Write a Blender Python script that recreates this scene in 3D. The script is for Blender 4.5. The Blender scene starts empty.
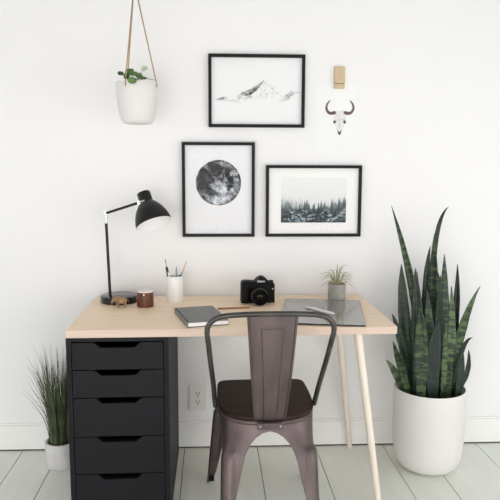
import bpy, bmesh, math, random
import numpy as np
from mathutils import Vector, Matrix, noise as mnoise
random.seed(7)
C = bpy.context.scene.collection
PI = math.pi
TOP = 0.7294          # desk surface height
UND = 0.7007          # desk underside

# ------------------------------------------------------------------ helpers
def lin(c):
    def f(v):
        v /= 255.0
        return v / 12.92 if v <= 0.04045 else ((v + 0.055) / 1.055) ** 2.4
    return (f(c[0]), f(c[1]), f(c[2]), 1.0)

def obj(name, bm, m, parent=None, smooth=False, auto=None, bevel=0.0, solid=0.0, sub=0, seg=2):
    me = bpy.data.meshes.new(name)
    bmesh.ops.recalc_face_normals(bm, faces=bm.faces[:])
    bm.to_mesh(me); bm.free()
    o = bpy.data.objects.new(name, me); C.objects.link(o)
    for mm in (m if isinstance(m, (list, tuple)) else [m]):
        me.materials.append(mm)
    if smooth:
        me.polygons.foreach_set('use_smooth', [True] * len(me.polygons))
        if auto: me.set_sharp_from_angle(angle=math.radians(auto))
    if parent is not None: o.parent = parent
    if solid:
        s = o.modifiers.new('solid', 'SOLIDIFY'); s.thickness = solid; s.offset = 0
    if bevel:
        b = o.modifiers.new('bevel', 'BEVEL'); b.width = bevel; b.segments = seg
        b.limit_method = 'ANGLE'; b.angle_limit = math.radians(40)
    if sub:
        s = o.modifiers.new('sub', 'SUBSURF'); s.levels = sub; s.render_levels = sub
    return o

def thing(name, label, cat, loc=(0, 0, 0), rotz=0.0, group=None):
    o = bpy.data.objects.new(name, None); C.objects.link(o)
    o.empty_display_size = 0.05
    o.location = loc; o.rotation_euler = (0, 0, rotz)
    o['label'] = label; o['category'] = cat
    if group: o['group'] = group
    return o

def tag(o, label, cat, group=None):
    o['label'] = label; o['category'] = cat
    if group: o['group'] = group
    return o

def struct(name, bm, m, **k):
    o = obj(name, bm, m, **k); o['kind'] = 'structure'; return o

def box(bm, x0, x1, y0, y1, z0, z1, mi=0, M=None):
    vs = [bm.verts.new((x, y, z)) for z in (z0, z1) for y in (y0, y1) for x in (x0, x1)]
    for f in ((0, 2, 3, 1), (4, 5, 7, 6), (0, 1, 5, 4), (2, 6, 7, 3), (0, 4, 6, 2), (1, 3, 7, 5)):
        bm.faces.new([vs[i] for i in f]).material_index = mi
    if M is not None:
        for v in vs: v.co = M @ v.co
    return bm

def lathe(bm, prof, n=48, M=None, mi=0, cap0=True, cap1=True):
    rings = []
    for r, z in prof:
        if r < 1e-6:
            rings.append([bm.verts.new((0, 0, z))])
        else:
            rings.append([bm.verts.new((r * math.cos(2 * PI * i / n), r * math.sin(2 * PI * i / n), z)) for i in range(n)])
    for a, b in zip(rings, rings[1:]):
        for i in range(n):
            j = (i + 1) % n
            if len(a) == 1 and len(b) == 1: continue
            if len(a) == 1: f = bm.faces.new((a[0], b[i], b[j]))
            elif len(b) == 1: f = bm.faces.new((a[i], a[j], b[0]))
            else: f = bm.faces.new((a[i], a[j], b[j], b[i]))
            f.material_index = mi
    if cap0 and len(rings[0]) > 1: bm.faces.new(rings[0]).material_index = mi
    if cap1 and len(rings[-1]) > 1: bm.faces.new(rings[-1]).material_index = mi
    if M is not None:
        for rr in rings:
            for v in rr: v.co = M @ v.co
    return bm

def tube(bm, pts, rad, n=12, mi=0, cap=True):
    pts = [Vector(p) for p in pts]
    rs = rad if isinstance(rad, (list, tuple)) else [rad] * len(pts)
    t0 = (pts[1] - pts[0]).normalized()
    up = Vector((0, 0, 1)) if abs(t0.z) < 0.9 else Vector((1, 0, 0))
    nrm = t0.cross(up).normalized()
    rings = []
    for i, p in enumerate(pts):
        if i == 0: t = pts[1] - pts[0]
        elif i == len(pts) - 1: t = pts[-1] - pts[-2]
        else: t = (pts[i + 1] - pts[i]).normalized() + (pts[i] - pts[i - 1]).normalized()
        t.normalize()
        nrm = (nrm - t * nrm.dot(t)).normalized()
        b = t.cross(nrm)
        rings.append([bm.verts.new(p + (nrm * math.cos(2 * PI * k / n) + b * math.sin(2 * PI * k / n)) * rs[i]) for k in range(n)])
    for a, b in zip(rings, rings[1:]):
        for k in range(n):
            j = (k + 1) % n
            bm.faces.new((a[k], a[j], b[j], b[k])).material_index = mi
    if cap:
        bm.faces.new(rings[0]).material_index = mi; bm.faces.new(rings[-1]).material_index = mi
    return bm

def catmull(pts, k=8):
    P = [Vector(p) for p in pts]
    P = [P[0] * 2 - P[1]] + P + [P[-1] * 2 - P[-2]]
    out = []
    for i in range(1, len(P) - 2):
        for s in range(k):
            t = s / k
            a, b, c, d = P[i - 1], P[i], P[i + 1], P[i + 2]
            out.append(0.5 * ((2 * b) + (c - a) * t + (2 * a - 5 * b + 4 * c - d) * t * t + (-a + 3 * b - 3 * c + d) * t ** 3))
    out.append(P[-2]); return out

def prism(bm, outline, z0, z1, mi=0, M=None):
    a = [bm.verts.new((x, y, z0)) for x, y in outline]
    b = [bm.verts.new((x, y, z1)) for x, y in outline]
    n = len(outline)
    for i in range(n):
        j = (i + 1) % n
        bm.faces.new((a[i], a[j], b[j], b[i])).material_index = mi
    bm.faces.new(a[::-1]).material_index = mi; bm.faces.new(b).material_index = mi
    if M is not None:
        for v in a + b: v.co = M @ v.co
    return bm

def rrect(hx, hy, r, k=5, cx=0, cy=0):
    o = []
    for sx, sy, a0 in ((1, 1, 0), (-1, 1, 90), (-1, -1, 180), (1, -1, 270)):
        for i in range(k + 1):
            a = math.radians(a0 + 90 * i / k)
            o.append((cx + sx * (hx - r) + r * math.cos(a), cy + sy * (hy - r) + r * math.sin(a)))
    return o

# ------------------------------------------------------------------ materials
def mat(name, col, rough=0.5, metal=0.0, spec=0.5, coat=0.0, var=None, var_scale=(1, 1, 1), bump=0.0, bump_scale=60.0,
        var_noise=6.0, ior=None, trans=0.0, subs=0.0):
    m = bpy.data.materials.new(name); m.use_nodes = True
    nt = m.node_tree; N = nt.nodes; L = nt.links
    b = N['Principled BSDF']
    b.inputs['Base Color'].default_value = lin(col)
    b.inputs['Roughness'].default_value = rough
    b.inputs['Metallic'].default_value = metal
    b.inputs['Specular IOR Level'].default_value = spec
    b.inputs['Coat Weight'].default_value = coat
    if ior: b.inputs['IOR'].default_value = ior
    if subs:
        b.inputs['Subsurface Weight'].default_value = subs
        b.inputs['Subsurface Scale'].default_value = 0.01
    tc = N.new('ShaderNodeTexCoord'); mp = N.new('ShaderNodeMapping')
    L.new(tc.outputs['Object'], mp.inputs['Vector']); mp.inputs['Scale'].default_value = var_scale
    if var:
        n = N.new('ShaderNodeTexNoise'); n.inputs['Scale'].default_value = var_noise; n.inputs['Detail'].default_value = 6
        L.new(mp.outputs[0], n.inputs['Vector'])
        r = N.new('ShaderNodeValToRGB')
        r.color_ramp.elements[0].position = 0.32; r.color_ramp.elements[0].color = lin(col)
        r.color_ramp.elements[1].position = 0.68; r.color_ramp.elements[1].color = lin(var)
        L.new(n.outputs['Fac'], r.inputs['Fac']); L.new(r.outputs['Color'], b.inputs['Base Color'])
    if bump:
        n2 = N.new('ShaderNodeTexNoise'); n2.inputs['Scale'].default_value = bump_scale; n2.inputs['Detail'].default_value = 4
        L.new(mp.outputs[0], n2.inputs['Vector'])
        bp = N.new('ShaderNodeBump'); bp.inputs['Strength'].default_value = bump; bp.inputs['Distance'].default_value = 0.002
        L.new(n2.outputs['Fac'], bp.inputs['Height']); L.new(bp.outputs['Normal'], b.inputs['Normal'])
    return m

def glass_mat(name):
    m = bpy.data.materials.new(name); m.use_nodes = True
    nt = m.node_tree; N = nt.nodes; L = nt.links
    for n in list(N): N.remove(n)
    out = N.new('ShaderNodeOutputMaterial'); mix = N.new('ShaderNodeMixShader')
    t = N.new('ShaderNodeBsdfTransparent'); g = N.new('ShaderNodeBsdfGlossy'); g.inputs['Roughness'].default_value = 0.02
    fr = N.new('ShaderNodeFresnel'); fr.inputs['IOR'].default_value = 1.07
    L.new(fr.outputs[0], mix.inputs[0]); L.new(t.outputs[0], mix.inputs[1]); L.new(g.outputs[0], mix.inputs[2])
    L.new(mix.outputs[0], out.inputs[0]); return m

def print_mat(name):
    m = bpy.data.materials.new(name); m.use_nodes = True
    N = m.node_tree.nodes; b = N['Principled BSDF']; b.inputs['Roughness'].default_value = 0.75
    a = N.new('ShaderNodeAttribute'); a.attribute_name = 'ink'
    m.node_tree.links.new(a.outputs['Color'], b.inputs['Base Color']); return m

M = {}
M['wall'] = mat('white_wall_paint', (242, 241, 241), 0.7, bump=0.25, bump_scale=14)
M['ceil'] = mat('ceiling_paint', (182, 182, 182), 0.8)
M['trim'] = mat('white_trim_paint', (244, 244, 242), 0.4, bump=0.15, bump_scale=8)
M['black'] = mat('black_frame_lacquer', (18, 18, 19), 0.5, spec=0.25)
M['matboard'] = mat('white_mat_board', (244, 243, 241), 0.8)
M['glass'] = glass_mat('picture_glass')
M['print'] = print_mat('printed_paper')
M['potwhite'] = mat('matte_white_ceramic', (226, 223, 221), 0.55, bump=0.1, bump_scale=30)
M['cupwhite'] = mat('white_glazed_ceramic', (240, 240, 239), 0.3)
M['soil'] = mat('potting_soil', (42, 32, 26), 0.95, bump=1.0, bump_scale=90)
M['lampblack'] = mat('black_satin_enamel', (24, 24, 24), 0.42, spec=0.35)
M['baseblack'] = mat('black_gloss_enamel', (22, 22, 23), 0.12)
M['chrome'] = mat('brushed_chrome', (200, 200, 200), 0.22, metal=1.0)
M['shadein'] = mat('white_lamp_lining', (240, 240, 240), 0.5)
M['charcoal'] = mat('charcoal_painted_board', (22, 22, 26), 0.55, spec=0.2)
M['recess'] = mat('dark_drawer_box', (24, 23, 24), 0.7, spec=0.2)
M['tube'] = mat('dark_gunmetal_tube', (70, 68, 66), 0.38, metal=0.7, var=(92, 88, 84), var_noise=14)
M['plast'] = mat('black_camera_plastic', (8, 8, 9), 0.5, spec=0.18, bump=0.3, bump_scale=400)
M['rubber'] = mat('black_rubber', (9, 9, 10), 0.6, spec=0.2)
M['lens'] = mat('coated_lens_glass', (10, 10, 14), 0.08, spec=0.25)
M['cement'] = mat('grey_cement', (150, 146, 140), 0.8, var=(176, 172, 165), var_noise=22, bump=0.3)
M['cementlt'] = mat('pale_cement', (205, 203, 202), 0.75, var=(218, 216, 214), var_noise=20, bump=0.2)
M['pages'] = mat('white_paper_pages', (242, 241, 238), 0.8)
M['cover'] = mat('grey_book_cloth', (126, 127, 127), 0.6, bump=0.2, bump_scale=500)
M['coverdk'] = mat('black_book_trim', (26, 26, 27), 0.5)
M['deskglass'] = mat('smoky_glass', (130, 131, 128), 0.012, ior=3.6)
M['outlet'] = mat('ivory_outlet_plastic', (236, 234, 230), 0.35)
M['slot'] = mat('dark_slot', (30, 28, 27), 0.8)
M['jute'] = mat('jute_cord', (160, 128, 92), 0.9, var=(196, 168, 132), var_noise=180)
M['leafgreen'] = mat('round_leaf_green', (62, 94, 48), 0.45, var=(108, 138, 74), var_noise=60)
M['leafdark'] = mat('round_leaf_dark_green', (42, 72, 40), 0.4)
M['leafpale'] = mat('round_leaf_pale_back', (186, 204, 178), 0.5)
M['grass'] = mat('grass_blade_green', (44, 58, 34), 0.5, var=(100, 110, 78), var_noise=16)
M['air'] = mat('silvery_green_leaf', (140, 140, 108), 0.6, var=(186, 184, 150), var_noise=60)
M['wax'] = mat('white_lid', (240, 232, 224), 0.4)
M['penblack'] = mat('black_marker', (24, 24, 26), 0.4)
M['penwhite'] = mat('white_pen_plastic', (240, 240, 240), 0.3)
M['steel'] = mat('steel_ruler', (130, 142, 146), 0.3, metal=0.6)
M['pinkrub'] = mat('red_pencil_lead', (170, 92, 92), 0.6)

def wood(name, a, b, axis='x', rough=0.45, scale=3.0, stretch=12):
    m = bpy.data.materials.new(name); m.use_nodes = True
    nt = m.node_tree; N = nt.nodes; L = nt.links; p = N['Principled BSDF']; p.inputs['Roughness'].default_value = rough
    tc = N.new('ShaderNodeTexCoord'); mp = N.new('ShaderNodeMapping')
    s = {'x': (1, stretch, stretch), 'y': (stretch, 1, stretch), 'z': (stretch, stretch, 1)}[axis]
    mp.inputs['Scale'].default_value = s
    L.new(tc.outputs['Object'], mp.inputs['Vector'])
    n1 = N.new('ShaderNodeTexNoise'); n1.inputs['Scale'].default_value = scale; n1.inputs['Detail'].default_value = 8
    n1.inputs['Roughness'].default_value = 0.6; n1.inputs['Distortion'].default_value = 0.6
    L.new(mp.outputs[0], n1.inputs['Vector'])
    r = N.new('ShaderNodeValToRGB')
    r.color_ramp.elements[0].position = 0.35; r.color_ramp.elements[0].color = lin(a)
    r.color_ramp.elements[1].position = 0.65; r.color_ramp.elements[1].color = lin(b)
    L.new(n1.outputs['Fac'], r.inputs['Fac']); L.new(r.outputs['Color'], p.inputs['Base Color'])
    return m
M['birch'] = wood('pale_birch_veneer', (246, 218, 186), (252, 230, 202), 'x', 0.45, 3.0, 14)
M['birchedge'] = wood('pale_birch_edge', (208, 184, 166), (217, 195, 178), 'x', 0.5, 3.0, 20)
M['legwood'] = wood('pale_leg_wood', (232, 219, 204), (240, 230, 217), 'z', 0.5, 4.0, 14)
M['seatwood'] = wood('dark_elm_seat', (26, 16, 11), (50, 31, 20), 'x', 0.55, 3.0, 10)
M['seatwood'].node_tree.nodes['Principled BSDF'].inputs['Specular IOR Level'].default_value = 0.25
M['redwood'] = wood('reddish_stained_wood', (62, 26, 8), (118, 62, 24), 'z', 0.4, 9.0, 8)
M['clipwood'] = wood('tan_clip_wood', (196, 170, 136), (212, 188, 154), 'z', 0.5, 8.0, 8)
M['pencil'] = wood('brown_pencil_wood', (150, 104, 66), (178, 130, 88), 'x', 0.5, 8.0, 8)
M['carved'] = wood('carved_tan_wood', (122, 92, 60), (176, 142, 100), 'z', 0.45, 30.0, 3)

def sheet_mat():
    m = mat('brushed_gunmetal_sheet', (118, 106, 106), 0.42, metal=0.75)
    nt = m.node_tree; N = nt.nodes; L = nt.links; p = N['Principled BSDF']
    tc = N.new('ShaderNodeTexCoord'); mp = N.new('ShaderNodeMapping'); mp.inputs['Scale'].default_value = (10, 10, 2.2)
    L.new(tc.outputs['Object'], mp.inputs['Vector'])
    n = N.new('ShaderNodeTexNoise'); n.inputs['Scale'].default_value = 2.6; n.inputs['Detail'].default_value = 7
    L.new(mp.outputs[0], n.inputs['Vector'])
    r = N.new('ShaderNodeValToRGB')
    r.color_ramp.elements[0].position = 0.3; r.color_ramp.elements[0].color = lin((92, 81, 81))
    r.color_ramp.elements[1].position = 0.7; r.color_ramp.elements[1].color = lin((112, 99, 99))
    L.new(n.outputs['Fac'], r.inputs['Fac']); L.new(r.outputs['Color'], p.inputs['Base Color'])
    r2 = N.new('ShaderNodeMapRange'); r2.inputs['To Min'].default_value = 0.34; r2.inputs['To Max'].default_value = 0.55
    L.new(n.outputs['Fac'], r2.inputs['Value']); L.new(r2.outputs[0], p.inputs['Roughness'])
    return m
M['sheet'] = sheet_mat()

def floor_mat():
    m = bpy.data.materials.new('grey_painted_boards'); m.use_nodes = True
    nt = m.node_tree; N = nt.nodes; L = nt.links; p = N['Principled BSDF']
    tc = N.new('ShaderNodeTexCoord'); mp = N.new('ShaderNodeMapping'); mp.inputs['Scale'].default_value = (9, 1.2, 1)
    L.new(tc.outputs['Object'], mp.inputs['Vector'])
    n = N.new('ShaderNodeTexNoise'); n.inputs['Scale'].default_value = 2.2; n.inputs['Detail'].default_value = 8
    L.new(mp.outputs[0], n.inputs['Vector'])
    r = N.new('ShaderNodeValToRGB')
    r.color_ramp.elements[0].position = 0.3; r.color_ramp.elements[0].color = lin((227, 231, 223))
    r.color_ramp.elements[1].position = 0.7; r.color_ramp.elements[1].color = lin((234, 238, 230))
    L.new(n.outputs['Fac'], r.inputs['Fac']); L.new(r.outputs['Color'], p.inputs['Base Color'])
    p.inputs['Roughness'].default_value = 0.38
    bp = N.new('ShaderNodeBump'); bp.inputs['Strength'].default_value = 0.12; bp.inputs['Distance'].default_value = 0.002
    L.new(n.outputs['Fac'], bp.inputs['Height']); L.new(bp.outputs['Normal'], p.inputs['Normal'])
    return m
M['floor'] = floor_mat()
M['gap'] = mat('dark_floor_gap', (58, 56, 52), 0.9)

def blade_mat(name, dark, light, amount, freq=46.0):
    m = bpy.data.materials.new(name); m.use_nodes = True
    nt = m.node_tree; N = nt.nodes; L = nt.links; p = N['Principled BSDF']; p.inputs['Roughness'].default_value = 0.38
    uv = N.new('ShaderNodeUVMap'); uv.uv_map = 'UVMap'
    mp = N.new('ShaderNodeMapping'); mp.inputs['Scale'].default_value = (3.5, freq, 1)
    L.new(uv.outputs[0], mp.inputs['Vector'])
    oi = N.new('ShaderNodeObjectInfo'); ad = N.new('ShaderNodeVectorMath'); ad.operation = 'ADD'
    sc = N.new('ShaderNodeMath'); sc.operation = 'MULTIPLY'; sc.inputs[1].default_value = 40
    L.new(oi.outputs['Random'], sc.inputs[0]); L.new(mp.outputs[0], ad.inputs[0]); L.new(sc.outputs[0], ad.inputs[1])
    n = N.new('ShaderNodeTexNoise'); n.inputs['Scale'].default_value = 1.3; n.inputs['Detail'].default_value = 4; n.inputs['Distortion'].default_value = 0.8
    L.new(ad.outputs[0], n.inputs['Vector'])
    r = N.new('ShaderNodeValToRGB')
    r.color_ramp.elements[0].position = 0.62 - amount; r.color_ramp.elements[0].color = lin(dark)
    r.color_ramp.elements[1].position = 0.74 - amount; r.color_ramp.elements[1].color = lin(light)
    L.new(n.outputs['Fac'], r.inputs['Fac']); L.new(r.outputs['Color'], p.inputs['Base Color'])
    return m
BL = [blade_mat('sword_leaf_deep_green', (22, 38, 27), (40, 58, 36), 0.14),
      blade_mat('sword_leaf_banded_green', (24, 40, 27), (70, 92, 54), 0.16),
      blade_mat('sword_leaf_light_banded', (28, 48, 30), (84, 106, 62), 0.18),
      blade_mat('sword_leaf_plain_dark', (22, 38, 32), (32, 48, 38), 0.1)]

# ------------------------------------------------------------------ the room
XL, XR, YR, ZC = -1.5, 3.1, -4.4, 2.5
seams = [XL, -1.19, -0.9, -0.62, -0.359, -0.187, 0.105, 0.389, 0.731, 1.006, 1.328, 1.508, 1.78, 2.02, 2.3, 2.6, 2.86, XR]
bm = bmesh.new()
for i, (a, b) in enumerate(zip(seams, seams[1:])):
    box(bm, a + 0.0016, b - 0.0016, YR, 0.05, -0.03, 0.0, 0)
box(bm, XL, XR, YR, 0.05, -0.05, -0.012, 1)
struct('floor', bm, [M['floor'], M['gap']], bevel=0.001, seg=1)
TURN = 0.0155            # the back wall is turned a touch against the desk
def wy(x): return (1.1 - x) * TURN
def turned(bm):
    for v in bm.verts: v.co.y += wy(v.co.x)
    return bm
bm = bmesh.new(); box(bm, XL, XR, 0.0, 0.12, -0.05, ZC); struct('wall_back', turned(bm), M['wall'])
LY0, LY1 = -3.6, -1.9
bm = bmesh.new()
box(bm, XL - 0.1, XL, YR, LY0, -0.05, ZC); box(bm, XL - 0.1, XL, LY1, 0.16, -0.05, ZC)
box(bm, XL - 0.1, XL, LY0, LY1, -0.05, 0.08); box(bm, XL - 0.1, XL, LY0, LY1, 1.6, ZC)
struct('wall_left', bm, M['wall'])
bm = bmesh.new(); box(bm, XL - 0.1, XR + 0.1, YR - 0.1, 0.16, ZC, ZC + 0.1); struct('ceiling', bm, M['ceil'])
# right wall with a window opening
WY0, WY1, WZ0, WZ1 = -3.7, -1.2, 0.08, 1.6
bm = bmesh.new()
box(bm, XR, XR + 0.1, YR, WY0, -0.05, ZC); box(bm, XR, XR + 0.1, WY1, 0.1, -0.05, ZC)
box(bm, XR, XR + 0.1, WY0, WY1, -0.05, WZ0); box(bm, XR, XR + 0.1, WY0, WY1, WZ1, ZC)
struct('wall_right', bm, M['wall'])
# rear wall with two openings
RW = [(-1.35, 0.6), (1.0, 2.95)]
bm = bmesh.new()
box(bm, XL, RW[0][0], YR - 0.1, YR, -0.05, ZC); box(bm, RW[0][1], RW[1][0], YR - 0.1, YR, -0.05, ZC); box(bm, RW[1][1], XR, YR - 0.1, YR, -0.05, ZC)
for a, b in RW:
    box(bm, a, b, YR - 0.1, YR, -0.05, WZ0); box(bm, a, b, YR - 0.1, YR, WZ1, ZC)
struct('wall_rear', bm, M['wall'])
def sash(name, a, b, along):
    bm = bmesh.new(); t = 0.05
    def bar(u0, u1, z0, z1):
        if along == 'y': box(bm, XR + 0.02, XR + 0.06, u0, u1, z0, z1)
        elif along == 'left': box(bm, XL - 0.06, XL - 0.02, u0, u1, z0, z1)
        else: box(bm, u0, u1, YR - 0.06, YR - 0.02, z0, z1)
    bar(a, a + t, WZ0, WZ1); bar(b - t, b, WZ0, WZ1); bar(a, b, WZ0, WZ0 + t); bar(a, b, WZ1 - t, WZ1)
    m = (a + b) / 2; bar(m - 0.02, m + 0.02, WZ0, WZ1)
    zz = (WZ0 + WZ1) / 2; bar(a, b, zz - 0.02, zz + 0.02)
    struct(name, bm, M['trim'])
sash('window_1', WY0, WY1, 'y'); sash('window_2', RW[0][0], RW[0][1], 'x'); sash('window_3', RW[1][0], RW[1][1], 'x'); sash('window_4', LY0, LY1, 'left')
# baseboard: tall flat board with a small stepped cap, dark strip coloured as the shadow of the floor gap
bm = bmesh.new()
box(bm, XL, XR, -0.014, 0.0, 0.0065, 0.122)
box(bm, XL, XR, -0.009, 0.0, 0.122, 0.131)
box(bm, XL, XR, -0.0115, 0.0, 0.0003, 0.0065, 1)
struct('baseboard_back', turned(bm), [M['trim'], M['gap']], bevel=0.002)

# ------------------------------------------------------------------ desk
desk = thing('desk', 'pale birch desk with a thick plain top and two splayed round legs', 'desk', (0.6, -0.3124, 0))
bm = bmesh.new(); box(bm, -0.6, 0.6, -0.3, 0.3, UND, TOP)
o = obj('desktop', bm, [M['birch'], M['birchedge']], desk, bevel=0.0012)
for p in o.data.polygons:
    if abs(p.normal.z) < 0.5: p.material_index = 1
def desk_leg(top, foot):
    bm = bmesh.new()
    tube(bm, [Vector(top).lerp(Vector(foot), t) for t in (0, .02, .5, .985, 1)], [0.0135, 0.0155, 0.0145, 0.0118, 0.0105], 24)
    o = obj('leg', bm, M['legwood'], desk, smooth=True, auto=50)
    bm = bmesh.new(); prism(bm, rrect(0.028, 0.028, 0.01, 4, top[0], top[1]), UND - 0.008, UND - 0.0002)
    obj('mounting_plate', bm, M['birchedge'], o, bevel=0.001)
W2D = Vector((0.6, -0.3124, 0))
desk_leg(Vector((1.071, -0.535, UND - 0.004)) - W2D, Vector((1.1655, -0.565, 0.0)) - W2D)
desk_leg(Vector((1.078, -0.10, UND - 0.004)) - W2D, Vector((1.1655, -0.040, 0.0)) - W2D)

# ------------------------------------------------------------------ drawer cabinet
CX, CW, CD = -0.0030, 0.3666, 0.58
cab = thing('drawer_cabinet', 'tall charcoal drawer unit with scooped handle cut-outs under left of desk', 'cabinet', (CX + CW / 2, -0.6025 + CD / 2, 0))
hw = CW / 2; hd = CD / 2; T = 0.018; ZT = UND - 0.0004
bm = bmesh.new()
box(bm, -hw, -hw + T, -hd, hd, 0.0, ZT); box(bm, hw - T, hw, -hd, hd, 0.0, ZT)
box(bm, -hw + T, hw - T, -hd, hd, ZT - 0.0165, ZT); box(bm, -hw + T, hw - T, hd - 0.01, hd, 0.03, ZT - 0.0165)
box(bm, -hw + T, hw - T, -hd + 0.01, hd - 0.01, 0.012, 0.03)
obj('body', bm, M['charcoal'], cab, bevel=0.0008)
lev = [0.6815, 0.578, 0.4735, 0.3255, 0.181, 0.034]
for a, b in zip(lev, lev[1:]):
    z1, z0 = a - 0.0015, b + 0.0015
    x0, x1 = -hw + T + 0.002, hw - T - 0.002
    dip = 0.0195; s = 0.003
    pts = [(x0, z0), (x1, z0), (x1, z1)]
    pr = []
    cxm = 0.0
    wo, wi = 0.0875, 0.057
    prof = []
    for i in range(13):
        t = i / 12; e = t * t * (3 - 2 * t)
        prof.append((cxm + wo - (wo - wi) * t, z1 - dip * e))
    pts += prof + [(2 * cxm - x, z) for x, z in prof[::-1]] + [(x0, z1)]
    bm = bmesh.new()
    R = Matrix(((1, 0, 0, 0), (0, 0, 1, 0), (0, 1, 0, 0), (0, 0, 0, 1)))
    prism(bm, pts, -hd + 0.0005, -hd + 0.0165, M=R)
    d = obj('drawer', bm, M['charcoal'], cab, bevel=0.0008)
    bm = bmesh.new()
    box(bm, x0 + 0.012, x0 + 0.024, -hd + 0.018, hd - 0.04, z0 + 0.01, z1 - 0.03); box(bm, x1 - 0.024, x1 - 0.012, -hd + 0.018, hd - 0.04, z0 + 0.01, z1 - 0.03)
    box(bm, x0 + 0.024, x1 - 0.024, -hd + 0.05, -hd + 0.06, z0 + 0.01, z1 - 0.03); box(bm, x0 + 0.024, x1 - 0.024, hd - 0.05, hd - 0.04, z0 + 0.01, z1 - 0.03)
    box(bm, x0 + 0.012, x1 - 0.012, -hd + 0.018, hd - 0.04, z0 + 0.004, z0 + 0.01)
    obj('drawer_box', bm, M['recess'], d)

# ------------------------------------------------------------------ pictures on the wall
def frame_ring(w, h, fw, d):
    bm = bmesh.new()
    prof = [(0, 0), (0, -d), (fw, -d), (fw, -d + 0.004), (fw, 0)]
    rings = []
    for off, y in prof:
        rings.append([bm.verts.new((sx * (w / 2 - off), y, sz * (h / 2 - off))) for sx, sz in ((-1, -1), (1, -1), (1, 1), (-1, 1))])
    for i in range(len(rings)):
        a, b = rings[i], rings[(i + 1) % len(rings)]
        for k in range(4):
            j = (k + 1) % 4
            bm.faces.new((a[k], a[j], b[j], b[k]))
    return bm

def vnoise(x, y, seed=0):
    x = x + 4096.0; y = y + 4096.0
    xi = np.floor(x).astype(np.int64); yi = np.floor(y).astype(np.int64)
    fx = x - xi; fy = y - yi; fx = fx * fx * (3 - 2 * fx); fy = fy * fy * (3 - 2 * fy)
    def h(a, b):
        n = (a * 374761393 + b * 668265263 + seed * 974711) & 0x7fffffff
        n = ((n ^ (n >> 13)) * 1274126177) & 0x7fffffff
        return ((n ^ (n >> 16)) & 0xffff) / 65535.0
    return (h(xi, yi) * (1 - fx) + h(xi + 1, yi) * fx) * (1 - fy) + (h(xi, yi + 1) * (1 - fx) + h(xi + 1, yi + 1) * fx) * fy

def fbm(x, y, o=5, seed=0):
    s = 0; a = 0.5; t = 0
    for k in range(o):
        s = s + a * vnoise(x * 2 ** k, y * 2 ** k, seed + k); t += a; a *= 0.55
    return s / t

def sstep(a, b, x):
    t = np.clip((x - a) / (b - a), 0, 1); return t * t * (3 - 2 * t)

def print_sheet(name, w, h, nx, ny, func, y, parent, back=0.0004):
    """flat sheet in the XZ plane facing -Y; func(U, V) -> rgb (sRGB 0..255), U right 0..1, V down 0..1"""
    U, V = np.meshgrid(np.linspace(0, 1, nx), np.linspace(0, 1, ny))
    rgb = np.clip(func(U, V), 0, 255) / 255.0
    rgb = np.where(rgb <= 0.04045, rgb / 12.92, ((rgb + 0.055) / 1.055) ** 2.4)
    co = np.stack([(U - 0.5) * w, np.full_like(U, y), (0.5 - V) * h], -1).reshape(-1, 3)
    idx = np.arange(nx * ny).reshape(ny, nx)
    q = np.stack([idx[:-1, :-1], idx[1:, :-1], idx[1:, 1:], idx[:-1, 1:]], -1).reshape(-1, 4)
    me = bpy.data.meshes.new(name)
    me.from_pydata(co.tolist(), [], q.tolist())
    at = me.color_attributes.new('ink', 'FLOAT_COLOR', 'POINT')
    col = np.concatenate([rgb.reshape(-1, 3), np.ones((nx * ny, 1))], 1).astype(np.float32)
    at.data.foreach_set('color', col.ravel())
    me.materials.append(M['print'])
    o = bpy.data.objects.new(name, me); C.objects.link(o); o.parent = parent
    s = o.modifiers.new('solid', 'SOLIDIFY'); s.thickness = back; s.offset = -1
    return o

def seg_d(px, py, ax, ay, bx, by):
    dx, dy = bx - ax, by - ay
    t = np.clip(((px - ax) * dx + (py - ay) * dy) / (dx * dx + dy * dy), 0, 1)
    return np.hypot(px - ax - t * dx, py - ay - t * dy), t

def inpoly(px, py, poly):
    r = np.zeros(px.shape, bool); n = len(poly)
    for i in range(n):
        x1, y1 = poly[i]; x2, y2 = poly[(i + 1) % n]
        c = ((y1 > py) != (y2 > py)) & (px < (x2 - x1) * (py - y1) / ((y2 - y1) + 1e-9) + x1)
        r ^= c
    return r

def soft(px, py, poly, w):
    ins = inpoly(px, py, poly); d = np.full(px.shape, 1e9)
    for i in range(len(poly)):
        dd, _ = seg_d(px, py, *poly[i], *poly[(i + 1) % len(poly)]); d = np.minimum(d, dd)
    return sstep(-w, w, np.where(ins, d, -d))

def grey(g, tint=(1, 1, 1)):
    return np.stack([g * tint[0], g * tint[1], g * tint[2]], -1)

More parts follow.
